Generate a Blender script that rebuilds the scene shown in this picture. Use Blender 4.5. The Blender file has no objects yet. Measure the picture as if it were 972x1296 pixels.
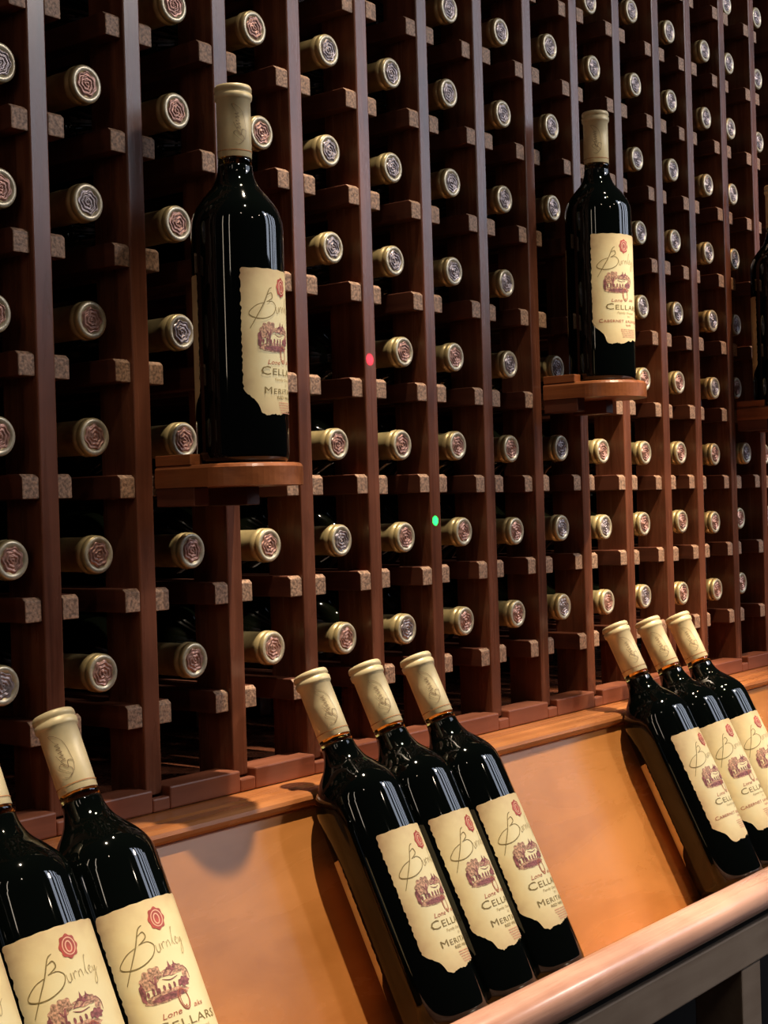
import bpy, math, random
from mathutils import Vector, Matrix
random.seed(7)
C = bpy.context.scene.collection
PI = math.pi

# ------------------------------------------------------------------ camera model
CAM = Vector((-0.67422355, -0.89661964, -0.06416192))
YAW, PITCH, ROLL, FPX = 0.8998399, -0.00106176, -0.02957499, 1872.0
fw = Vector((math.sin(YAW)*math.cos(PITCH), math.cos(YAW)*math.cos(PITCH), math.sin(PITCH)))
ri = Vector((math.cos(YAW), -math.sin(YAW), 0)); upv = ri.cross(fw)
RR = math.cos(ROLL)*ri + math.sin(ROLL)*upv
UU = -math.sin(ROLL)*ri + math.cos(ROLL)*upv
def at_y(px, py, y=0.0):
    """where the sight line through a measured point meets the plane of the rack"""
    d = RR*((px-486)/FPX) - UU*((py-648)/FPX) + fw
    return CAM + d*((y-CAM.y)/d.y)
cam = bpy.data.cameras.new('camera'); co = bpy.data.objects.new('camera', cam); C.objects.link(co)
m = Matrix((RR, UU, -fw)).transposed().to_4x4(); m.translation = CAM; co.matrix_world = m
cam.sensor_fit = 'VERTICAL'; cam.sensor_height = 24.0; cam.sensor_width = 18.0
cam.lens = FPX/1296*24.0; cam.clip_start = 0.02; cam.clip_end = 60
bpy.context.scene.camera = co

# ------------------------------------------------------------------ materials
def new_mat(name):
    mt = bpy.data.materials.new(name); mt.use_nodes = True
    nt = mt.node_tree; b = nt.nodes['Principled BSDF']
    return mt, nt, b
def ramp(nt, stops):
    r = nt.nodes.new('ShaderNodeValToRGB'); e = r.color_ramp.elements
    e[0].position, e[0].color = stops[0][0], (*stops[0][1], 1)
    e[1].position, e[1].color = stops[-1][0], (*stops[-1][1], 1)
    for p, c in stops[1:-1]:
        n = e.new(p); n.color = (*c, 1)
    return r
def wood(name, dark, light, scale=(60, 60, 4), rough=.4, coat=0.0, bump=.15, rings=True, rvar=.12, spec=.5):
    mt, nt, b = new_mat(name); L = nt.links
    tc = nt.nodes.new('ShaderNodeTexCoord'); mp = nt.nodes.new('ShaderNodeMapping')
    mp.inputs['Scale'].default_value = scale
    L.new(tc.outputs['Object'], mp.inputs[0])
    n = nt.nodes.new('ShaderNodeTexNoise'); n.inputs['Scale'].default_value = 1.0
    n.inputs['Detail'].default_value = 7; n.inputs['Roughness'].default_value = .6; n.inputs['Distortion'].default_value = .6
    L.new(mp.outputs[0], n.inputs['Vector'])
    n2 = nt.nodes.new('ShaderNodeTexNoise'); n2.inputs['Scale'].default_value = 14; n2.inputs['Detail'].default_value = 3
    L.new(tc.outputs['Object'], n2.inputs['Vector'])
    mx = nt.nodes.new('ShaderNodeMath'); mx.operation = 'MULTIPLY_ADD'; mx.inputs[1].default_value = .45; 
    L.new(n2.outputs[0], mx.inputs[0]); 
    sc = nt.nodes.new('ShaderNodeMath'); sc.operation = 'MULTIPLY'; sc.inputs[1].default_value = .6
    L.new(n.outputs[0], sc.inputs[0]); L.new(sc.outputs[0], mx.inputs[2])
    r = ramp(nt, [(.36, dark), (.5, tuple((a+c)/2 for a, c in zip(dark, light))), (.66, light)])
    L.new(mx.outputs[0], r.inputs[0]); L.new(r.outputs[0], b.inputs['Base Color'])
    rr = nt.nodes.new('ShaderNodeMapRange'); rr.inputs['To Min'].default_value = rough-rvar; rr.inputs['To Max'].default_value = rough+rvar
    L.new(n.outputs[0], rr.inputs[0]); L.new(rr.outputs[0], b.inputs['Roughness'])
    b.inputs['Coat Weight'].default_value = coat; b.inputs['Coat Roughness'].default_value = .25
    b.inputs['Specular IOR Level'].default_value = spec
    bp = nt.nodes.new('ShaderNodeBump'); bp.inputs['Strength'].default_value = bump; bp.inputs['Distance'].default_value = .001
    L.new(n.outputs[0], bp.inputs['Height']); L.new(bp.outputs[0], b.inputs['Normal'])
    return mt
def plain(name, col, rough=.5, metal=0, spec=.5, coat=0, noise=0, nscale=80, bump=0):
    mt, nt, b = new_mat(name); L = nt.links
    b.inputs['Roughness'].default_value = rough; b.inputs['Metallic'].default_value = metal
    b.inputs['Specular IOR Level'].default_value = spec; b.inputs['Coat Weight'].default_value = coat
    tc = nt.nodes.new('ShaderNodeTexCoord'); n = nt.nodes.new('ShaderNodeTexNoise')
    n.inputs['Scale'].default_value = nscale; n.inputs['Detail'].default_value = 4
    L.new(tc.outputs['Object'], n.inputs['Vector'])
    lo = tuple(c*(1-noise) for c in col); hi = tuple(min(1, c*(1+noise)) for c in col)
    r = ramp(nt, [(.35, lo), (.65, hi)]); L.new(n.outputs[0], r.inputs[0]); L.new(r.outputs[0], b.inputs['Base Color'])
    if bump:
        bp = nt.nodes.new('ShaderNodeBump'); bp.inputs['Strength'].default_value = bump; bp.inputs['Distance'].default_value = .0006
        L.new(n.outputs[0], bp.inputs['Height']); L.new(bp.outputs[0], b.inputs['Normal'])
    return mt
M = {}
M['rack'] = wood('rack_redwood', (.080, .024, .012), (.23, .080, .042), (70, 70, 4), .27, 0, .10, rvar=.06)
M['rail'] = wood('rail_redwood', (.055, .014, .008), (.150, .045, .022), (70, 5, 70), .5, 0, .2)
M['endgrain'] = plain('sawn_end_grain', (.36, .215, .135), .6, noise=.5, nscale=420, bump=.8)
M['ledge'] = wood('ledge_wood', (.34, .115, .035), (.56, .22, .075), (4, 60, 60), .28, .1, .08)
M['plinth'] = wood('plinth_wood', (.17, .050, .024), (.30, .10, .05), (4, 60, 60), .5, 0, .15)
M['panel'] = wood('sloping_plywood', (.38, .145, .033), (.53, .215, .058), (5, 22, 22), .27, .0, .03, rvar=.05, spec=.32)
M['front'] = wood('front_rail_wood', (.58, .29, .21), (.86, .50, .38), (5, 90, 90), .27, .3, .2)
M['apron'] = wood('grey_stained_wood', (.27, .195, .14), (.38, .29, .215), (5, 60, 60), .5, 0, .1)
M['shelf'] = wood('shelf_wood', (.16, .045, .014), (.40, .135, .045), (60, 6, 90), .35, .2, .2)
M['glass'] = plain('bottle_glass', (.0012, .002, .0016), .04, spec=.55)
M['racked_glass'] = plain('racked_bottle_glass', (.006, .008, .004), .06, spec=.5)
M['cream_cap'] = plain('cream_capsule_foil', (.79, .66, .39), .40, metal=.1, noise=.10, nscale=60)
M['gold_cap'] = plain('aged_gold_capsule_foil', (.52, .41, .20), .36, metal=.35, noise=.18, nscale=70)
M['ring'] = plain('capsule_rim_foil', (.62, .54, .38), .35, metal=.35, noise=.15, nscale=300)
M['rose'] = plain('copper_rose_stamp', (.50, .27, .21), .36, metal=.40, noise=.3, nscale=350)
M['silver_rose'] = plain('pewter_rose_stamp', (.40, .33, .33), .34, metal=.5, noise=.3, nscale=350)
M['redline'] = plain('capsule_line', (.42, .17, .05), .5)
M['capscript'] = plain('capsule_script', (.20, .12, .06), .6)
M['ink'] = plain('olive_brown_ink', (.23, .17, .06), .6)
M['inkfaint'] = plain('faint_ink', (.42, .33, .17), .6)
M['redink'] = plain('red_ink', (.42, .11, .07), .6)
M['pinkink'] = plain('pale_red_ink', (.66, .34, .22), .6)
M['seal'] = plain('red_wax_seal_print', (.46, .075, .055), .5, noise=.2, nscale=200)
M['sealline'] = plain('seal_outline', (.80, .48, .33), .5)
M['mauve'] = plain('mauve_print', (.25, .085, .09), .6, noise=.45, nscale=500)
M['mottle'] = plain('mottled_mauve_print', (.48, .28, .19), .6, noise=.6, nscale=620)
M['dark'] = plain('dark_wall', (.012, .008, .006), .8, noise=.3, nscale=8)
M['floor'] = plain('dark_floor', (.03, .02, .015), .6, noise=.3, nscale=8)
# parchment label: stains are printed on it, denser at its rim
mt, nt, b = new_mat('parchment_label'); L = nt.links
tc = nt.nodes.new('ShaderNodeTexCoord'); uvn = nt.nodes.new('ShaderNodeSeparateXYZ'); L.new(tc.outputs['UV'], uvn.inputs[0])
def edge(out):
    s = nt.nodes.new('ShaderNodeMath'); s.operation = 'SUBTRACT'; s.inputs[1].default_value = .5; L.new(out, s.inputs[0])
    a = nt.nodes.new('ShaderNodeMath'); a.operation = 'ABSOLUTE'; L.new(s.outputs[0], a.inputs[0])
    q = nt.nodes.new('ShaderNodeMath'); q.operation = 'POWER'; q.inputs[1].default_value = 3.2; L.new(a.outputs[0], q.inputs[0]); return q
ex, ey = edge(uvn.outputs[0]), edge(uvn.outputs[1])
ad = nt.nodes.new('ShaderNodeMath'); ad.operation = 'ADD'; L.new(ex.outputs[0], ad.inputs[0]); L.new(ey.outputs[0], ad.inputs[1])
n = nt.nodes.new('ShaderNodeTexNoise'); n.inputs['Scale'].default_value = 42; n.inputs['Detail'].default_value = 5
L.new(tc.outputs['Object'], n.inputs['Vector'])
ml = nt.nodes.new('ShaderNodeMath'); ml.operation = 'MULTIPLY'; ml.inputs[1].default_value = 5.2; L.new(ad.outputs[0], ml.inputs[0])
m2 = nt.nodes.new('ShaderNodeMath'); m2.operation = 'MULTIPLY'; L.new(ml.outputs[0], m2.inputs[0]); L.new(n.outputs[0], m2.inputs[1])
n3 = nt.nodes.new('ShaderNodeMath'); n3.operation = 'MULTIPLY_ADD'; n3.inputs[1].default_value = .25; L.new(n.outputs[0], n3.inputs[0]); L.new(m2.outputs[0], n3.inputs[2])
r = ramp(nt, [(.08, (.86, .79, .50)), (.25, (.80, .67, .38)), (.75, (.48, .31, .17))])
L.new(n3.outputs[0], r.inputs[0]); L.new(r.outputs[0], b.inputs['Base Color']); b.inputs['Roughness'].default_value = .55
b.inputs['Specular IOR Level'].default_value = .3
M['label'] = mt
# clear dark glass of the neck above the wine
mt, nt, b = new_mat('neck_glass'); b.inputs['Base Color'].default_value = (.62, .42, .10, 1)
b.inputs['Transmission Weight'].default_value = 1; b.inputs['Roughness'].default_value = .02; b.inputs['IOR'].default_value = 1.5
M['neckglass'] = mt
M['wine'] = plain('dark_wine', (.02, .003, .003), .15)

# ------------------------------------------------------------------ mesh helpers
def link(name, verts, faces, mats, parent=None, smooth=False, midx=None, uvs=None, bevel=None, ang=None):
    me = bpy.data.meshes.new(name); me.from_pydata([tuple(v) for v in verts], [], faces); me.update()
    for mm in (mats if isinstance(mats, (list, tuple)) else [mats]): me.materials.append(mm)
    if midx:
        for p, i in zip(me.polygons, midx): p.material_index = i
    if smooth:
        for p in me.polygons: p.use_smooth = True
    if uvs:
        ul = me.uv_layers.new(name='UVMap')
        for lp in me.loops: ul.data[lp.index].uv = uvs[lp.vertex_index]
    o = bpy.data.objects.new(name, me); C.objects.link(o)
    if parent: o.parent = parent
    if bevel:
        bm_ = o.modifiers.new('bevel', 'BEVEL'); bm_.width = bevel; bm_.segments = 2; bm_.limit_method = 'ANGLE'
    return o
def empty(name, loc=(0, 0, 0)):
    o = bpy.data.objects.new(name, None); C.objects.link(o); o.location = loc; o.empty_display_size = .03; return o
def tag(o, label=None, cat=None, group=None, kind=None):
    if label: o['label'] = label
    if cat: o['category'] = cat
    if group: o['group'] = group
    if kind: o['kind'] = kind
    return o
class MB:
    def __init__(s): s.v = []; s.f = []; s.m = []
    def add(s, v, f, m=0):
        k = len(s.v); s.v += [tuple(a) for a in v]
        for q in f: s.f.append(tuple(i+k for i in q)); s.m.append(m)
    def box(s, x0, x1, y0, y1, z0, z1, m=0, fm=None):
        v = [(x0,y0,z0),(x1,y0,z0),(x1,y1,z0),(x0,y1,z0),(x0,y0,z1),(x1,y0,z1),(x1,y1,z1),(x0,y1,z1)]
        f = [(0,3,2,1),(4,5,6,7),(0,1,5,4),(1,2,6,5),(2,3,7,6),(3,0,4,7)]
        k = len(s.v); s.v += v
        for i, q in enumerate(f):
            s.f.append(tuple(j+k for j in q)); s.m.append(fm if (fm is not None and i == 2) else m)
    def extrude_x(s, prof, x0, x1, m=0):
        """closed (y,z) outline, counter-clockwise seen from +x, pulled from x0 to x1"""
        n = len(prof); v = [(x0, y, z) for y, z in prof]+[(x1, y, z) for y, z in prof]
        f = [(i, (i+1) % n, n+(i+1) % n, n+i) for i in range(n)]+[tuple(range(n-1, -1, -1)), tuple(range(n, 2*n))]
        s.add(v, f, m)
    def build(s, name, mats, parent=None, **k):
        return link(name, s.v, s.f, mats, parent, midx=s.m, **k)
def lathe(prof, seg=40, m=None):
    """profile of (r, z); returns verts, faces"""
    v = []; f = []
    for r_, z in prof:
        for k in range(seg): a = 2*PI*k/seg; v.append((r_*math.cos(a), r_*math.sin(a), z))
    for i in range(len(prof)-1):
        for k in range(seg):
            a = i*seg+k; b_ = i*seg+(k+1) % seg
            f.append((a, b_, b_+seg, a+seg))
    return v, f

# ------------------------------------------------------------------ the bottle
H, BR = .305, .0373
def smooth_prof(pts, n=5):
    out = []
    P_ = [pts[0]]+list(pts)+[pts[-1]]
    for i in range(1, len(P_)-2):
        p0, p1, p2, p3 = P_[i-1], P_[i], P_[i+1], P_[i+2]
        for k in range(n):
            t = k/n
            q = [0.5*((2*p1[j])+(-p0[j]+p2[j])*t+(2*p0[j]-5*p1[j]+4*p2[j]-p3[j])*t*t+(-p0[j]+3*p1[j]-3*p2[j]+p3[j])*t**3) for j in (0, 1)]
            out.append((max(q[0], 0), q[1]))
    out.append(pts[-1]); return out
NECKZ = .2405
SHOULDER = smooth_prof([(BR, .188), (.0362, .197), (.0325, .206), (.0255, .2155), (.0190, .2235), (.0150, .233), (.0139, .243), (.0136, .252)], 5)
BODY = [(0, .008), (.012, .006), (.024, .002), (.031, 0), (.0345, .0008), (.0365, .003), (BR, .008), (BR, .05), (BR, .10), (BR, .15)]+SHOULDER
CAPS = [(.0137, H-.0585), (.01385, H-.0583), (.0139, H-.030), (.0139, H-.0125), (.0149, H-.0115), (.0153, H-.0105), (.0154, H-.0070), (.0143, H-.0062), (.0143, H-.0052),
        (.0153, H-.0044), (.0151, H-.0018), (.0143, H-.0004), (.0128, H), (.0110, H-.0002), (.0104, H-.0010)]
def capsule_mesh(name, mat, parent, seg=36):
    v, f = lathe(CAPS, seg)
    k = len(v); v.append((0, 0, H-.0010)); f += [(k-seg+i, k-seg+(i+1) % seg, k) for i in range(seg)]
    mi = [0]*len(f)
    for i in range(11*seg, 14*seg): mi[i] = 1
    return link(name, v, f, [mat, M['ring']], parent, smooth=True, midx=mi)
def rose_mesh(name, mat, parent):
    """embossed rose: spiral petals inside a scalloped wax outline"""
    nr, na = 22, 72; v = []; f = []
    for i in range(nr+1):
        t = i/nr
        for k in range(na):
            a = 2*PI*k/na
            rim = .0100*(1+.07*math.cos(7*a+.5))
            r_ = t*rim
            w = t*3.2+a/(2*PI)*1.0+.10*math.sin(3*a+1)
            h = .5+.5*math.cos(2*PI*w)
            h = h**1.6*.0011*(1-.25*t)+.0004
            if t > .93: h *= (1-t)/.07
            v.append((r_*math.cos(a), r_*math.sin(a), H-.0010+h))
    for i in range(nr):
        for k in range(na):
            a = i*na+k; b_ = i*na+(k+1) % na; f.append((a, b_, b_+na, a+na))
    return link(name, v, f, [mat], parent, smooth=True)

# wrapping things around the body: u = arc length (m, + to the right as seen from the front), v = height (m)
def wrap(u, v, off=.0003, R_=BR):
    a = u/R_; rr = R_+off
    return (rr*math.sin(a), -rr*math.cos(a), v)
class Sheet:
    def __init__(s, R_=BR): s.v = []; s.f = []; s.m = []; s.R = R_
    def stroke(s, pts, w, off=.0005, m=0, n=6, closed=False, taper=True):
        q = []
        P_ = ([pts[-1]]+list(pts)+[pts[0], pts[1]]) if closed else ([pts[0]]+list(pts)+[pts[-1]])
        for i in range(1, len(P_)-2):
            p0, p1, p2, p3 = P_[i-1], P_[i], P_[i+1], P_[i+2]
            for k in range(n):
                t = k/n
                q.append([0.5*((2*p1[j])+(-p0[j]+p2[j])*t+(2*p0[j]-5*p1[j]+4*p2[j]-p3[j])*t*t+(-p0[j]+3*p1[j]-3*p2[j]+p3[j])*t**3) for j in (0, 1)])
        q.append(list(P_[-2]))
        k0 = len(s.v); N = len(q)
        for i, (x, y) in enumerate(q):
            a = q[max(i-1, 0)]; b_ = q[min(i+1, N-1)]
            dx, dy = b_[0]-a[0], b_[1]-a[1]; L_ = math.hypot(dx, dy) or 1
            ww = w*(.5+.5*math.sin(PI*min(max(i/(N-1), .08), .92))) if (taper and not closed) else w
            nx, ny = -dy/L_*ww/2, dx/L_*ww/2
            s.v += [wrap(x+nx, y+ny, off, s.R), wrap(x-nx, y-ny, off, s.R)]
        for i in range(N-1): s.f.append((k0+2*i+1, k0+2*i+3, k0+2*i+2, k0+2*i)); s.m.append(m)
    def blob(s, cx, cy, rx, ry, lob=0, amp=0, ph=0, off=.0005, m=0, n=40, rings=3):
        k0 = len(s.v); s.v.append(wrap(cx, cy, off, s.R))
        for i in range(1, rings+1):
            for k in range(n):
                a = 2*PI*k/n; q = 1+amp*math.cos(lob*a+ph)+amp*.5*math.sin((lob*2+1)*a+ph)*(lob > 9)
                s.v.append(wrap(cx+rx*q*i/rings*math.cos(a), cy+ry*q*i/rings*math.sin(a), off, s.R))
        for k in range(n): s.f.append((k0, k0+1+k, k0+1+(k+1) % n)); s.m.append(m)
        for i in range(rings-1):
            for k in range(n):
                a = k0+1+i*n+k; b_ = k0+1+i*n+(k+1) % n
                s.f.append((a, a+n, b_+n, b_)); s.m.append(m)
    def poly(s, pts, off=.0005, m=0):
        k0 = len(s.v); cx = sum(p[0] for p in pts)/len(pts); cy = sum(p[1] for p in pts)/len(pts)
        s.v.append(wrap(cx, cy, off, s.R)); s.v += [wrap(x, y, off, s.R) for x, y in pts]; n = len(pts)
        for k in range(n): s.f.append((k0, k0+1+k, k0+1+(k+1) % n)); s.m.append(m)
    def text(s, body, cx, cy, size, off=.0005, m=0, sx=1.0, shear=0, small_caps=False, align='CENTER', bold=0, space=1.0):
        cu = bpy.data.curves.new('t', 'FONT'); cu.body = body; cu.size = 1; cu.align_x = align; cu.align_y = 'CENTER'
        cu.resolution_u = 2; cu.offset = bold; cu.shear = shear; cu.space_character = space
        if small_caps:
            cu.small_caps_scale = .78
            for i, ch in enumerate(cu.body_format): ch.use_small_caps = i > 0
            cu.body = body[0]+body[1:].lower()
            for i, ch in enumerate(cu.body_format): ch.use_small_caps = (i > 0 and body[i-1] != ' ')
        o = bpy.data.objects.new('t', cu); me = bpy.data.meshes.new_from_object(o)
        k0 = len(s.v)
        for vv in me.vertices: s.v.append(wrap(cx+vv.co.x*size*sx, cy+vv.co.y*size, off, s.R))
        for p in me.polygons: s.f.append(tuple(k0+i for i in p.vertices)); s.m.append(m)
        bpy.data.objects.remove(o); bpy.data.curves.remove(cu); bpy.data.meshes.remove(me)
    def build(s, name, mats, parent):
        return link(name, s.v, s.f, mats, parent, midx=s.m)
def script_B(S, x, y, w=.0007, k=1.0, m=0):
    """large pen-drawn capital with a long slanted stem and a loop to its left"""
    q = lambda *p: [(x+a*k, y+b_*k) for a, b_ in p]
    S.stroke(q((.0082, .0160), (.0052, .0140), (.0005, .0040), (-.0055, -.0060), (-.0112, -.0155)), w, m=m)
    S.stroke(q((.0040, .0105), (.0075, .0120), (.0085, .0085), (.0050, .0060), (.0030, .0052)), w*.9, m=m)
    S.stroke(q((.0030, .0052), (.0085, .0055), (.0120, .0020), (.0095, -.0035), (.0030, -.0070), (-.0040, -.0078), (-.0105, -.0060), (-.0115, -.0030), (-.0060, .0020), (.0000, .0042)), w*.85, m=m)
def script_tail(S, x, y, w=.0005, k=1.0, m=1):
    q = lambda *p: [(x+a*k, y+b_*k) for a, b_ in p]
    S.stroke(q((.0, .003), (.0002, -.0015), (.0022, -.0015), (.0028, .003), (.0030, -.0012)), w, m=m)
    S.stroke(q((.0044, .003), (.0046, -.0012)), w, m=m)
    S.stroke(q((.0046, .0015), (.0060, .0034), (.0070, .0026)), w, m=m)
    S.stroke(q((.0082, .0030), (.0080, -.0010)), w, m=m)
    S.stroke(q((.0081, .0012), (.0098, .0034), (.0106, .0018), (.0108, -.0008)), w, m=m)
    S.stroke(q((.0125, .0), (.0148, .0085), (.0160, .0110), (.0150, .0100), (.0136, .0020), (.0150, -.0008)), w, m=m)
    S.stroke(q((.0160, .0015), (.0180, .0030), (.0172, .0042), (.0160, .0020), (.0172, -.0005), (.0190, .0008)), w, m=m)
    S.stroke(q((.0196, .0034), (.0204, .0), (.0222, .0032), (.0212, -.0055), (.0190, -.0075), (.0200, -.0030), (.0245, .0020)), w, m=m)
HALF = .0385
def label_mesh(parent, z0, z1, seed, name='label', half=HALF, back=False, uc=0.0):
    rnd = random.Random(seed); ns, nt_ = 64, 60; v = []; f = []; uv = []
    jl = [rnd.uniform(-.00035, .00035) for _ in range(nt_+1)]; jr = [rnd.uniform(-.00035, .00035) for _ in range(nt_+1)]
    jb = [rnd.uniform(-.0004, .0004) for _ in range(ns+1)]
    hh = z1-z0
    def bottom(s):
        s_ = min(s, 1-s) if back else s
        pts = [(0, .20), (.04, .165), (.09, .135), (.15, .095), (.17, .060), (.19, .020), (.25, .0), (.33, .012), (.42, .004), (.55, .03), (.62, .028), (.66, .045), (.80, .04), (.88, .10), (.94, .16), (1, .22)]
        for a, b_ in zip(pts, pts[1:]):
            if a[0] <= s_ <= b_[0]: return a[1]+(b_[1]-a[1])*(s_-a[0])/(b_[0]-a[0])
        return 0
    for j in range(nt_+1):
        for i in range(ns+1):
            s, t = i/ns, j/nt_
            zb = z0+bottom(s)*hh*.9+jb[i]*1.3
            zt = z1-(.0012 if i in (0, ns) else 0)+.0002*math.sin(i*.7)
            z = zb+(zt-zb)*t
            e = .0003*math.sin(t*58+seed)+.00025*math.sin(t*113)
            u = -half+e+jl[j]+s*(2*half-2*e+jr[j]-jl[j])
            v.append(wrap(uc+u, z, .00025)); uv.append((s, (z-z0)/hh))
    for j in range(nt_):
        for i in range(ns):
            a = j*(ns+1)+i; f.append((a, a+1, a+ns+2, a+ns+1))
    return link(name, v, f, [M['label']], parent, smooth=True, uvs=uv)
def dress(parent, kind, seed, z1):
    """label with its prints; the label's middle column (u=0) carries seal and large O"""
    dz = z1-.153
    lab = label_mesh(parent, .037 if kind == 'meritage' else .040, z1, seed)
    # seal
    S = Sheet(); S.blob(.0005, .1395+dz, .0062, .0074, 8, .075, .4, off=.00055, m=0, rings=2)
    ring = [(.0005+.0042*math.cos(a)+.0003, .1395+dz+.0053*math.sin(a)) for a in [2*PI*k/12 for k in range(12)]]
    S.stroke(ring, .0007, .0007, 1, closed=True, taper=False)
    ring = [(.0005+.0020*math.cos(a), .1393+dz+.0033*math.sin(a)) for a in [2*PI*k/10 for k in range(10)]]
    S.stroke(ring, .0008, .0007, 1, closed=True, taper=False)
    S.build('seal', [M['seal'], M['sealline']], lab)
    # pen script
    S = Sheet(); script_B(S, -.0200, .1215+dz, .0008, 1.05); script_tail(S, -.0065, .1205+dz, .00055, 1.0)
    S.build('script_lettering', [M['ink'], M['inkfaint']], lab)
    # winery drawing
    S = Sheet(); cx, cy = -.0085, .1000+dz; o1 = .00045
    S.blob(cx-.0005, cy-.0092, .0160, .0036, 11, .05, 0, o1, m=1)          # ground
    S.blob(cx+.0005, cy-.0098, .0120, .0020, 9, .08, 0, o1+.0001)
    S.blob(cx-.0095, cy+.0035, .0058, .0062, 6, .12, 1, o1, m=1)           # big tree crown
    S.blob(cx-.0050, cy+.0062, .0048, .0048, 5, .14, 2, o1+.00006, m=1)
    S.stroke([(cx-.0066, cy-.0065), (cx-.0062, cy-.0010), (cx-.0050, cy+.0050)], .0016, o1+.0001, 0)
    S.stroke([(cx-.0064, cy-.0005), (cx-.0090, cy+.0040)], .0009, o1+.0001, 0)
    S.blob(cx-.0155, cy-.0030, .0018, .0062, 5, .12, 0, o1+.0001)          # bush at the left
    S.poly([(cx-.0005, cy+.0028), (cx+.0040, cy+.0078), (cx+.0110, cy+.0086), (cx+.0168, cy+.0052), (cx+.0120, cy+.0046), (cx+.0045, cy+.0026)], o1+.0001)  # roof
    S.poly([(cx+.0050, cy+.0070), (cx+.0062, cy+.0118), (cx+.0074, cy+.0070)], o1+.0001)
    S.poly([(cx+.0090, cy+.0075), (cx+.0102, cy+.0108), (cx+.0112, cy+.0075)], o1+.0001)
    S.blob(cx+.0085, cy+.0050, .0085, .0030, 7, .1, 0, o1, m=1)
    for k in range(7):                                                      # arches
        x_ = cx-.0125+k*.0037
        S.blob(x_, cy-.0046+(.0006 if k % 2 else 0), .0009, .0019+.0006*(k % 3 == 1), 3, .05, 0, o1+.0001, n=14)
    S.blob(cx+.0138, cy-.0040, .0044, .0030, 7, .16, 0, o1+.0001)
    S.blob(cx+.0165, cy+.0005, .0022, .0045, 6, .15, 0, o1, m=1)
    S.stroke([(cx+.0165, cy+.0060), (cx+.0195, cy+.0020), (cx+.0195, cy-.0030)], .0006, o1+.0001, 0)
    S.stroke([(cx-.0010, cy+.0016), (cx+.0040, cy-.0002), (cx+.0100, cy+.0008)], .0006, o1+.0001, 0)
    S.build('winery_drawing', [M['mauve'], M['mottle']], lab)
    # lettering
    S = Sheet()
    ring = [(.0008+.0036*math.cos(a)-.0006*math.sin(a), .0855+dz+.0068*math.sin(a)) for a in [2*PI*k/12 for k in range(12)]]
    S.stroke(ring, .0007, .0006, 0, closed=True, taper=False)
    ring = [(.0014+.0030*math.cos(a), .0858+dz+.0058*math.sin(a)) for a in [2*PI*k/12 for k in range(12)]]
    S.stroke(ring, .0004, .0006, 0, closed=True, taper=False)
    S.stroke([(.0000, .0805+dz), (.0012, .0815+dz), (.0010, .0800+dz)], .0006, .0006)
    S.text('Lone', -.0108, .0790+dz, .0052, m=0, sx=1.35, shear=.25)
    S.text('aks', .0108, .0800+dz, .0048, m=0, sx=1.4, shear=.25)
    S.build('red_lettering', [M['redink']], lab)
    S = Sheet()
    S.text('CELLARS', .0010, .0720+dz, .0098, m=0, sx=1.50, small_caps=True, space=1.08)
    S.text('Family Owned', .0020, .0655+dz, .0034, m=1, sx=1.3, shear=.2)
    S.text('2010', .0060, .0616+dz, .0026, m=1)
    if kind == 'meritage':
        S.text('MERITAGE', .0015, .0565+dz, .0078, m=0, sx=1.42, small_caps=True, bold=0, space=1.12)
        S.text('RED WINE', .0030, .0512+dz, .0036, m=0, sx=1.4)
    else:
        S.text('CABERNET SAUVIGNON', .0010, .0565+dz, .0056, m=2, sx=1.27, small_caps=True, bold=0, space=1.05)
        S.text('NAPA', .0050, .0518+dz, .0034, m=2)
    S.build('lettering', [M['ink'], M['inkfaint'], M['redink']], lab)
    S = Sheet(); rnd = random.Random(seed)
    for k in range(5):                                                      # the fine print at the foot of the label
        y_ = .0472+dz-k*.0020; half_ = .0120-.0006*k*(k > 1); x_ = .0055-half_
        while x_ < .0055+half_:
            wd = rnd.uniform(.0010, .0030); S.poly([(x_, y_-.0004), (x_+wd, y_-.0004), (x_+wd, y_+.0005), (x_, y_+.0005)], .0005); x_ += wd+.0006
    S.build('fine_print', [M['pinkink']], lab)
    # back label
    label_mesh(parent, .036, .151, seed+50, 'back_label', .0375, True, PI*BR)
    return lab
def capsule_dress(cap, phi):
    R_ = .0141; S = Sheet(R_)
    ring = [(R_*2*PI*k/24, H-.0535) for k in range(24)]
    v = []; 
    for k in range(25): v.append((R_*2*PI*k/24, H-.0535))
    S.stroke(v, .0006, .0002, 0, taper=False, n=2)
    # script running up the capsule
    def rot(p, x0=phi*R_, y0=H-.034, k=1.15): return [(x0-b_*k, y0+a*k) for a, b_ in p]
    w = .00045
    S.stroke(rot([(-.012, .003), (-.013, .0), (-.009, -.0035), (-.004, .001), (.002, .004)]), w, .0003, 1)
    S.stroke(rot([(-.011, -.002), (-.006, .004), (-.004, .002), (-.007, -.001), (-.003, -.002), (-.004, -.005), (-.010, -.004)]), w, .0003, 1)
    for k in range(5):
        x_ = -.003+k*.0024
        S.stroke(rot([(x_, -.001+k*.0003), (x_+.0012, .0018+k*.0003), (x_+.0014, -.001+k*.0003), (x_+.0024, .001+k*.0003)]), w*.8, .0003, 1)
    S.stroke(rot([(.009, .002), (.0145, .005), (.013, .001), (.008, -.003), (-.004, -.0052)]), w*.8, .0003, 1)
    S.build('capsule_script', [M['redline'], M['capscript']], cap)

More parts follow.
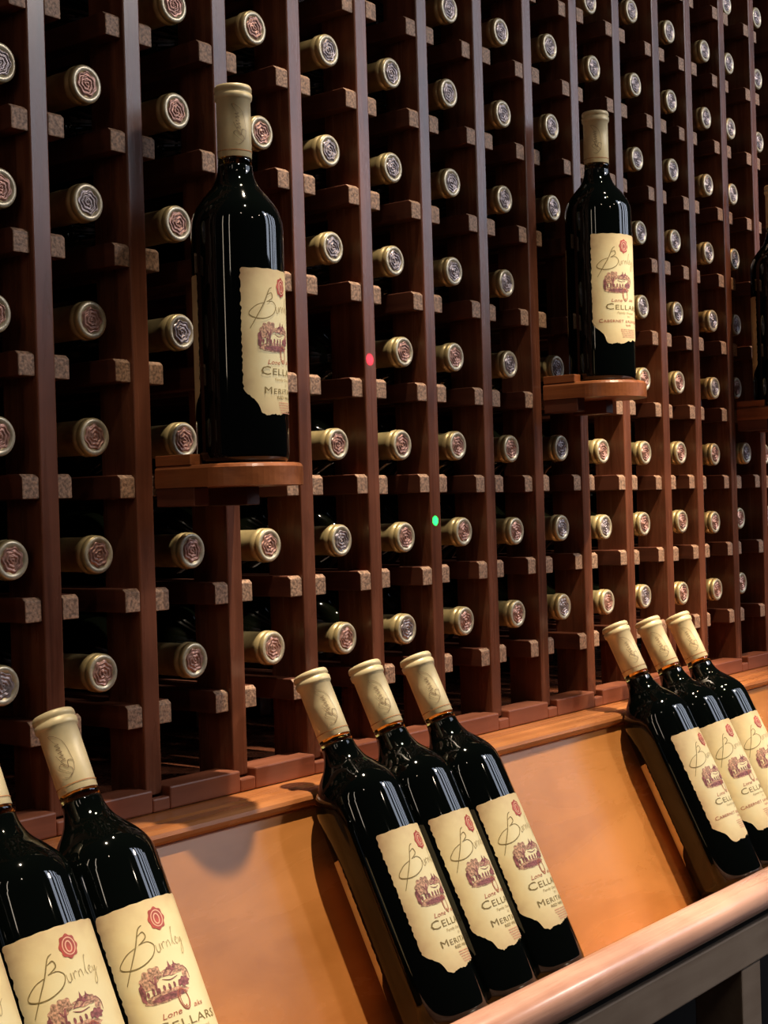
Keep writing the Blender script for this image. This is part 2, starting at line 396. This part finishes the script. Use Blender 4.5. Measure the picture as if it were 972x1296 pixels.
def display_bottle(loc, kind, phi, tilt, label, group, seed, z1):
    root = empty('wine_bottle', loc)
    if tilt:
        k = 1.02; root.scale = (k, k, k); root.location = Vector(loc)-Vector((0, math.sin(tilt), math.cos(tilt)))*H*(k-1)
    v, f = lathe([q for q in BODY if q[1] <= NECKZ]+[(.01392, NECKZ), (0, NECKZ)], 56)
    glass = link('glass_body', v, f, [M['glass']], root, smooth=True)
    # clear neck between wine level and capsule: a glass tube around the wine
    v, f = lathe([(0, NECKZ+.0001), (.0139, NECKZ+.0001), (.0137, .2445), (.01355, H-.0575), (0, H-.0575)], 48); link('neck', v, f, [M['neckglass']], root, smooth=True)
    cap = capsule_mesh('capsule', M['cream_cap'], root, 48)
    rose_mesh('rose_stamp', M['rose'], cap)
    capsule_dress(cap, -.75)
    dress(root, kind, seed, z1)
    root.rotation_mode = 'ZYX'; root.rotation_euler = (-tilt, 0, math.radians(phi))
    return tag(root, label, 'wine bottle', group)

TH = math.radians(26.27); BY, BZ = -.1837, -.4766
GM = 'wine bottles leaning in trios on the sloping panel'
display_bottle((.1935, -.0645, -.0233), 'meritage', 15, 0, 'dark wine bottle standing on the nearest bracket shelf, cream label turned right, left of the large one-bottle view', None, 1, .153)['label'] = \
    'tall dark wine bottle standing alone on the nearest, lower left bracket shelf'
display_bottle((.7885, -.0560, .0720), 'cabernet', -15, 0, 'dark wine bottle with Cabernet label standing alone on the middle bracket shelf', None, 2, .162)
display_bottle((1.274, -.058, .0640), 'cabernet', 2, 0, 'dark wine bottle cut off by the right picture edge, standing on the farthest bracket shelf', None, 3, .162)
lean = [(-.1420, 'meritage', -8, 'leaning wine bottle at the bottom left corner, only a sliver of its cream label showing', 11, .155),
        (-.0690, 'meritage', -7, 'leaning wine bottle at the left edge, red seal showing, neck partly cut off', 12, .155),
        (.0050, 'meritage', -6, 'leaning wine bottle with full cream capsule, rightmost of the left front trio', 13, .155),
        (.2837, 'meritage', 12, 'leaning Meritage bottle, leftmost and nearest of the middle trio', 14, .152),
        (.3575, 'meritage', 9, 'leaning Meritage bottle in the centre of the middle trio', 15, .152),
        (.4334, 'meritage', 5, 'leaning Meritage bottle, rightmost of the middle trio, beside bare orange panel', 16, .152),
        (.8099, 'cabernet', 6, 'leaning Cabernet bottle, leftmost of the right trio, its back label edge showing', 17, .162),
        (.8870, 'cabernet', -4, 'leaning Cabernet bottle in the centre of the right trio', 18, .162),
        (.9627, 'cabernet', -5, 'leaning Cabernet bottle, rightmost of the right trio at the picture edge', 19, .162)]
for x, kd, ph, lb, sd, z1 in lean:
    display_bottle((x, BY, BZ), kd, ph, TH, lb, GM, sd, z1+.0035)

# ------------------------------------------------------------------ wine rack
S_ = .9638
EDGE = [-.147, -.049]+[e*S_ for e in (.0523, .1519, .2557, .3555, .4565, .5583, .6618, .7625, .8668, .9725, 1.0785, 1.1722, 1.2790, 1.3810, 1.482, 1.584)]
PW, PD, YF = .0175, .042, -.008
PITCHZ = .0918; ZB, ZT = -.2875, .84
rack = empty('wine_rack', (.6, .1, ZB))
tag(rack, 'tall reddish-brown wooden wine rack of narrow posts and short rails, full of bottles', 'wine rack')
def par(o, root):
    o.parent = root; o.matrix_parent_inverse = Matrix.Translation(-Vector(root.location)); return o
for e in EDGE:
    mb = MB(); mb.box(e-PW, e, YF, YF+PD, ZB, ZT); par(mb.build('post', [M['rack']], bevel=.0012), rack)
mb = MB()
for e in EDGE: mb.box(e-PW, e, .235, .270, ZB, ZT)
par(mb.build('rear_post', [M['rack']]), rack); 
def rail_prof(mb, x0, x1, y0, y1, z0, z1, ch=.0035):
    v = []
    for x in (x0, x1):
        v += [(x, y0, z0), (x, y1, z0), (x, y1, z1), (x, y0+ch, z1), (x, y0, z1-ch*.8)]
    f = [(0, 1, 2, 3, 4), (9, 8, 7, 6, 5), (0, 5, 6, 1), (1, 6, 7, 2), (2, 7, 8, 3), (3, 8, 9, 4), (4, 9, 5, 0)]
    k = len(mb.v); mb.v += v
    for i, q in enumerate(f):
        mb.f.append(tuple(j+k for j in q)); mb.m.append(1 if i in (5, 6) else 0)
RH, RW = .0188, .0158
rails = []
for ie, e in enumerate(EDGE):
    for r_ in range(-3, 9):
        zt = r_*PITCHZ-.0292
        for side in (0, 1):
            x0, x1 = (e-PW-RW, e-PW) if side == 0 else (e, e+RW)
            y0 = YF+.0010+random.uniform(-.0012, .0028)
            if abs(e-1.0395) < .006 and side == 0: y0 += .001
            z_ = zt+random.uniform(-.0006, .0006)
            c = Vector((x0, y0, z_)); d = c-CAM; w = d.dot(fw)
            px = 486+FPX*d.dot(RR)/w; py = 648-FPX*d.dot(UU)/w
            big = 1/w if (-25 < px < 985 and -30 < py < 1300) else 0
            rails.append((big, x0+.0001, x1-.0001, y0, z_))
rails.sort(reverse=True)
rest = MB()
for i, (big, x0, x1, y0, z_) in enumerate(rails):
    if i < 100:
        mb = MB(); rail_prof(mb, x0, x1, y0, .262, z_-RH, z_); par(mb.build('rail', [M['rail'], M['endgrain']], bevel=.0009), rack)
    else: rail_prof(rest, x0, x1, y0, .262, z_-RH, z_)
o = par(rest.build('rail', [M['rail'], M['endgrain']], bevel=.0009), rack); tag(o, kind='stuff')
# plinth with notches that seat the posts
mb = MB(); X0, X1 = -.35, 1.75; PY = -.0165; ztop, zn, zb = -.2812, -.2885, -.2995
prof = [(X0, zb), (X1, zb)]
tops = []
for e in reversed(EDGE): tops += [(e+.0006, ztop), (e+.0006, zn), (e-PW-.0006, zn), (e-PW-.0006, ztop)]
line = [(X1, ztop)]+tops+[(X0, ztop)]
xs = sorted(set([p[0] for p in line]))
segs = []
cur = X0
for e in EDGE:
    segs.append((cur, e-PW-.0006, ztop)); segs.append((e-PW-.0006, e+.0006, zn)); cur = e+.0006
segs.append((cur, X1, ztop))
for a, b_, z_ in segs:
    if z_ == ztop: mb.box(a, b_, PY, .012, zb, z_)
    else: mb.box(a, b_, PY, YF-.0005, zb, z_)
par(mb.build('plinth', [M['plinth']], bevel=.0015), rack)
mb = MB(); mb.box(X0, X1, .0125, .30, -.2990, -.2900); par(mb.build('rack_floor_board', [M['rack']]), rack)

# ------------------------------------------------------------------ bracket shelves
def bracket(xl, w, yc, zt, label, lip0=-.0095, lip1=-.0500, name='bracket_shelf'):
    root = empty(name, (xl+w, -.01, zt)); T = .0178
    out = [(xl, -.0095), (xl, yc+.004)]
    for k in range(1, 32):
        a = PI+PI*k/32; out.append((xl+w+w*math.cos(a), yc+w*math.sin(a)))
    out += [(xl+2*w, yc+.004), (xl+2*w, -.0095)]
    n = len(out); lev = [(0, zt-T), (0, zt-.003), (.0012, zt-.0008), (.003, zt)]
    cx, cy = xl+w, yc*.5
    v = []; f = []
    for ins, z in lev:
        for x, y in out:
            dx, dy = cx-x, (yc-y if y < yc else 0); L_ = math.hypot(dx, dy) or 1
            v.append((x+dx/L_*ins, y+dy/L_*ins, z))
    for j in range(len(lev)-1):
        for i in range(n): f.append((j*n+i, j*n+(i+1) % n, (j+1)*n+(i+1) % n, (j+1)*n+i))
    f.append(tuple(range(n-1, -1, -1))); f.append(tuple(range((len(lev)-1)*n, len(lev)*n)))
    par(link('board', v, f, [M['shelf']]), root)
    for x in (xl+.0010, xl+w*2-.0316-.0020):
        mb = MB(); mb.box(x, x+.0158, -.0530, -.0095, zt-T-.0150, zt-T); par(mb.build('support_cleat', [M['rail']], bevel=.0008), root)
    mb = MB(); mb.box(xl+.0006, xl+.0140, lip1, lip0, zt, zt+.0085); par(mb.build('ledge_strip', [M['shelf']], bevel=.0006), root)
    return tag(root, label, 'shelf', 'bracket shelves on the rack')
bracket(.1472, .0470, -.0650, -.0235, 'small rounded wooden bracket shelf at the left, nearest to the viewer')
bracket(.7362, .0485, -.0580, .0716, 'small rounded wooden bracket shelf in the middle, higher than the nearest one')
bracket(1.2345, .0480, -.0600, .0635, 'small wooden bracket shelf cut off by the right picture edge')

# ------------------------------------------------------------------ bottles in the rack
D = {0:{3:(1,78),2:(0,237),1:(-4,396),0:(-1,552),-1:(17,709),-2:(6,868)},
1:{3:(110,106),2:(114,256),1:(118,405),0:(122,553),-1:(127,702),-2:(131,852)},
2:{4:(222,6),3:(224,140),2:(228,283),1:(230,420),0:(235,557),-1:(242,697),-2:(247,836)},
3:{4:(323,35),3:(330,167),-1:(343,690),-2:(348,820)},
4:{4:(415,63),3:(417,190),2:(421,313),0:(430,562),-1:(433,684),-2:(438,808)},
5:{4:(496,92),3:(498,212),2:(501,330),1:(511,445),0:(510,563),-1:(513,680),-2:(517,796)},
6:{5:(568,10),4:(570,118),3:(573,231),2:(575,343),1:(578,452),0:(581,564),-1:(587,673),-2:(591,786)},
7:{5:(635,40),4:(638,144),3:(640,252),2:(641,358),1:(646,461),0:(649,568),-1:(655,672),-2:(656,777)},
8:{5:(697,59),4:(699,160),3:(701,263),1:(706,466),0:(711,567),-1:(713,668),-2:(714,768)},
9:{6:(748,2),5:(753,86),4:(756,188),3:(760,283),0:(765,571),-1:(768,667),-2:(770,762)},
10:{6:(801,14),5:(805,107),4:(808,201),3:(811,294),2:(814,388),1:(816,480),0:(817,573),-1:(817,663),-2:(817,755)},
11:{6:(848,40),5:(851,128),4:(853,215),3:(856,305),2:(858,396),1:(861,484),0:(863,573),-1:(865,660),-2:(865,751)},
12:{6:(892,64),5:(894,149),4:(897,234),3:(898,320),2:(903,406),1:(905,491),0:(905,575),-1:(906,661),-2:(909,746)},
13:{7:(920,5),6:(923,80),5:(926,163),4:(929,246),3:(931,328),2:(932,411),1:(933,491),0:(936,574),-1:(938,656),-2:(940,738)},
14:{7:(958,22),6:(960,100),5:(962,180),0:(969,575),-1:(972,653)}}
DEPTH = {(13, 0): -.012}
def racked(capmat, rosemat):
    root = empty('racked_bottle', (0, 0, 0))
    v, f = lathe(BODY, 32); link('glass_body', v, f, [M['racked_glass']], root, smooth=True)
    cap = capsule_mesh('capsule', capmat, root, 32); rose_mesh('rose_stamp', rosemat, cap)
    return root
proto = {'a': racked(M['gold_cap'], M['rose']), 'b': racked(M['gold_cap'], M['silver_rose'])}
def copy_tree(o, parent=None):
    c = o.copy(); C.objects.link(c)
    if parent: c.parent = parent
    for ch in o.children: copy_tree(ch, c)
    return c
ordn = ['first', 'second', 'third', 'fourth', 'fifth', 'sixth', 'seventh', 'eighth', 'ninth', 'tenth', 'eleventh', 'twelfth', 'thirteenth', 'fourteenth', 'fifteenth']
used = set()
def place_bottle(c, r_, px, py):
    kind = 'b' if (c >= 4 and r_ >= 2) or c == 8 or (c+r_) % 5 == 3 else 'a'
    root = proto[kind] if kind not in used else copy_tree(proto[kind]); used.add(kind)
    p = at_y(px, py, 0.0)
    p.y = DEPTH.get((c, r_), 0.0)
    # neck towards the viewer (-y): local z -> -y, base at y = H
    root.rotation_mode = 'XYZ'; root.rotation_euler = (PI/2, random.uniform(0, 2*PI) if False else 0, 0)
    roll = random.uniform(0, 2*PI)
    root.matrix_world = Matrix.Translation((p.x, p.y+H, p.z)) @ Matrix.Rotation(random.uniform(-.006, .006), 4, 'Z') @ Matrix.Rotation(PI/2, 4, 'X') @ Matrix.Rotation(roll, 4, 'Z')
    rows = {7: 'eighth', 6: 'seventh', 5: 'sixth', 4: 'fifth'}
    n = r_+2
    rowtxt = 'in the lowest row' if n == 0 else 'in the %s row up' % ordn[n]
    look = 'copper rose' if kind == 'a' else 'silvery rose'
    coltxt = 'at the left picture edge' if c == 0 else '%s column from the left edge' % ordn[c]
    coltxt = 'in the leftmost column' if c == 0 else 'in the %s column from left' % ordn[c]
    rowtxt = 'lowest row' if n == 0 else '%s row up' % ordn[n]
    tag(root, 'lying bottle with %s, %s, %s' % (look, coltxt, rowtxt), 'wine bottle', 'wine bottles lying in the rack')
for c in D:
    for r_ in D[c]: place_bottle(c, r_, *D[c][r_])

# ------------------------------------------------------------------ display counter
ctr = empty('display_counter', (.6, -.15, -1.15))
tag(ctr, 'orange wooden display counter below the rack, with sloping panel and rounded front rail', 'counter')
X0, X1 = -.55, 1.9
LY = -.064
prof = [(.30, -.3185), (.30, -.3000), (-.040, -.3000), (-.043, -.3012), (-.046, -.3012), (-.050, -.3004)]
for k in range(7):
    a = PI/2+PI*k/6*.95; prof.append((LY+.0055+.0065*math.cos(a)-.0005, -.3070+.0065*math.sin(a)))
prof += [(-.0605, -.3150), (-.0585, -.3185)]
mb = MB(); mb.extrude_x(prof, X0, X1); par(mb.build('ledge', [M['ledge']]), ctr)
A = Vector((0, math.sin(TH), math.cos(TH))); Nn = Vector((0, math.cos(TH), -math.sin(TH)))
base = Vector((0, BY, BZ))
def pt(s, n_): q = base+A*s+Nn*n_; return (q.y, q.z)
mb = MB(); mb.extrude_x([pt(-.0065, .0390), pt(-.0065, .0505), pt(.200, .0505), pt(.200, .0390)], X0, X1)
par(mb.build('sloping_panel', [M['panel']]), ctr)
mb = MB(); mb.extrude_x([pt(-.0066, -.044), pt(-.020, -.044), pt(-.020, .0505), pt(-.0066, .0505)], X0, X1); par(mb.build('trough_board', [M['panel']]), ctr)
# front rail: rounded stock
FR = [(-.2140, -.4895), (-.2140, -.4740)]+[(-.2335+.0195*math.cos(PI*k/28-0), -.4735+.0168*math.sin(PI*k/28)**.8) for k in range(2, 27)]+[(-.2535, -.4755), (-.2528, -.4800), (-.2505, -.4845), (-.2465, -.4880), (-.2410, -.4895)]
mb = MB(); mb.extrude_x(FR, X0, X1); fr = par(mb.build('front_rail', [M['front']], smooth=True), ctr)
fr.data.polygons[len(FR)-1].use_smooth = False; fr.data.polygons[0].use_smooth = False
mb = MB(); mb.box(X0, X1, -.2330, -.2150, -.5450, -.5045); par(mb.build('apron', [M['apron']], bevel=.002), ctr)
mb = MB(); mb.box(X0, X1, -.2280, -.2150, -.5045, -.4895); par(mb.build('dark_gap_strip', [M['dark']]), ctr)  # near-black filler, its colour standing for shade in the gap above the apron
def leg(x0):
    mb = MB(); mb.box(x0, x0+.046, -.2290, -.1750, -1.15, -.5455); par(mb.build('leg', [M['apron']], bevel=.002), ctr)
leg(.735); leg(-.30)

# ------------------------------------------------------------------ setting
def struct(name, x0, x1, y0, y1, z0, z1, mt_):
    mb = MB(); mb.box(x0, x1, y0, y1, z0, z1); return tag(mb.build(name, [mt_]), kind='structure')
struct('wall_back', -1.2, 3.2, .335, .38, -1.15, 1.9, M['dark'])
struct('floor', -2.2, 5, -3.6, .38, -1.20, -1.15, M['floor'])

# ------------------------------------------------------------------ light
def spot(loc, target, power, color, size_deg, blend=.4, radius=.012, name='lamp_or_fill_spot'):
    l = bpy.data.lights.new(name, 'SPOT'); l.energy = power; l.color = color; l.spot_size = math.radians(size_deg); l.spot_blend = blend; l.shadow_soft_size = radius
    o = bpy.data.objects.new(name, l); C.objects.link(o); o.location = loc
    o.rotation_euler = (Vector(target)-Vector(loc)).to_track_quat('-Z', 'Y').to_euler(); return o
def area(loc, target, power, color, sx, sy, name='window_light'):
    l = bpy.data.lights.new(name, 'AREA'); l.shape = 'RECTANGLE'; l.size = sx; l.size_y = sy; l.energy = power; l.color = color
    o = bpy.data.objects.new(name, l); C.objects.link(o); o.location = loc
    o.rotation_euler = (Vector(target)-Vector(loc)).to_track_quat('-Z', 'Y').to_euler(); return o
WARM = (1, .82, .60)
spot((.41, -.300, 1.57), (.36, -.19, -.35), 232, WARM, 26, .8, .020)
spot((.86, -.50, 1.60), (.92, -.22, -.30), 225, WARM, 24, .8, .020)
spot((-.20, -.45, 1.60), (-.15, -.22, -.40), 230, WARM, 17, .6)
spot((1.45, -.60, 1.60), (1.30, -.10, -.20), 75, (1, .58, .28), 30, .8)
spot((.66, -.95, 1.55), (.98, 0, -.14), 130, (1, .74, .45), 15, .8)
spot((1.9, -2.2, 1.7), (.6, 0, -.10), 85, (1, .86, .74), 50, .5, .10)  # added frontal fill that lifts post fronts, labels and apron
for loc, p_ in (((-.9, -1.7, 1.5), 2.5), ((.9, -2.6, 1.5), 3), ((-.1, -3.2, 1.5), 4)):
    spot(loc, (.5, 0, 0), p_, (1, .82, .62), 70, .5, .03)
spot((.50, -.85, 1.45), (.79, -.07, .17), 75, (1, .84, .64), 9, .7, .015)      # two added spots, unseen, that brighten the shelf bottles' labels
spot((.00, -.85, 1.35), (.19, -.08, .08), 42, (1, .84, .66), 9, .7, .015)
for k in range(5):                                                          # tall window panes across the room
    x = 1.68+.72*k; area((x, -2.1, 1.32), (x, 0, 1.32), 9, (.76, .84, 1.0), .40, 1.4)
area((-2.1, -.42, .75), (.3, -.1, 0), 1.5, (1, .80, .58), .05, 1.0, 'streak_strip')  # two unseen strips added for streaks on the glass and lit post sides
area((-1.9, -1.05, .95), (.3, -.1, 0), 1.3, (1, .84, .66), .05, .9, 'streak_strip')
# pointers of a dot projector on two posts
g = at_y(551, 659, YF); spot(g+Vector((-.06, -.40, .10)), g, 900, (.0, 1, .16), 1.35, .3, .0006, 'laser_dot')
g = at_y(468, 455, YF); spot(g+Vector((-.06, -.40, .10)), g, 90, (1, .05, .25), 1.7, .6, .0006, 'laser_dot')
w = bpy.data.worlds.new('world'); bpy.context.scene.world = w; w.use_nodes = True
w.node_tree.nodes['Background'].inputs[0].default_value = (.5, .42, .55, 1); w.node_tree.nodes['Background'].inputs[1].default_value = .015
bpy.context.scene.cycles.caustics_reflective = False; bpy.context.scene.cycles.caustics_refractive = False
vs = bpy.context.scene.view_settings
vs.view_transform = 'Standard'; vs.look = 'None'; vs.exposure = 0.0; vs.gamma = 1; vs.use_curve_mapping = False
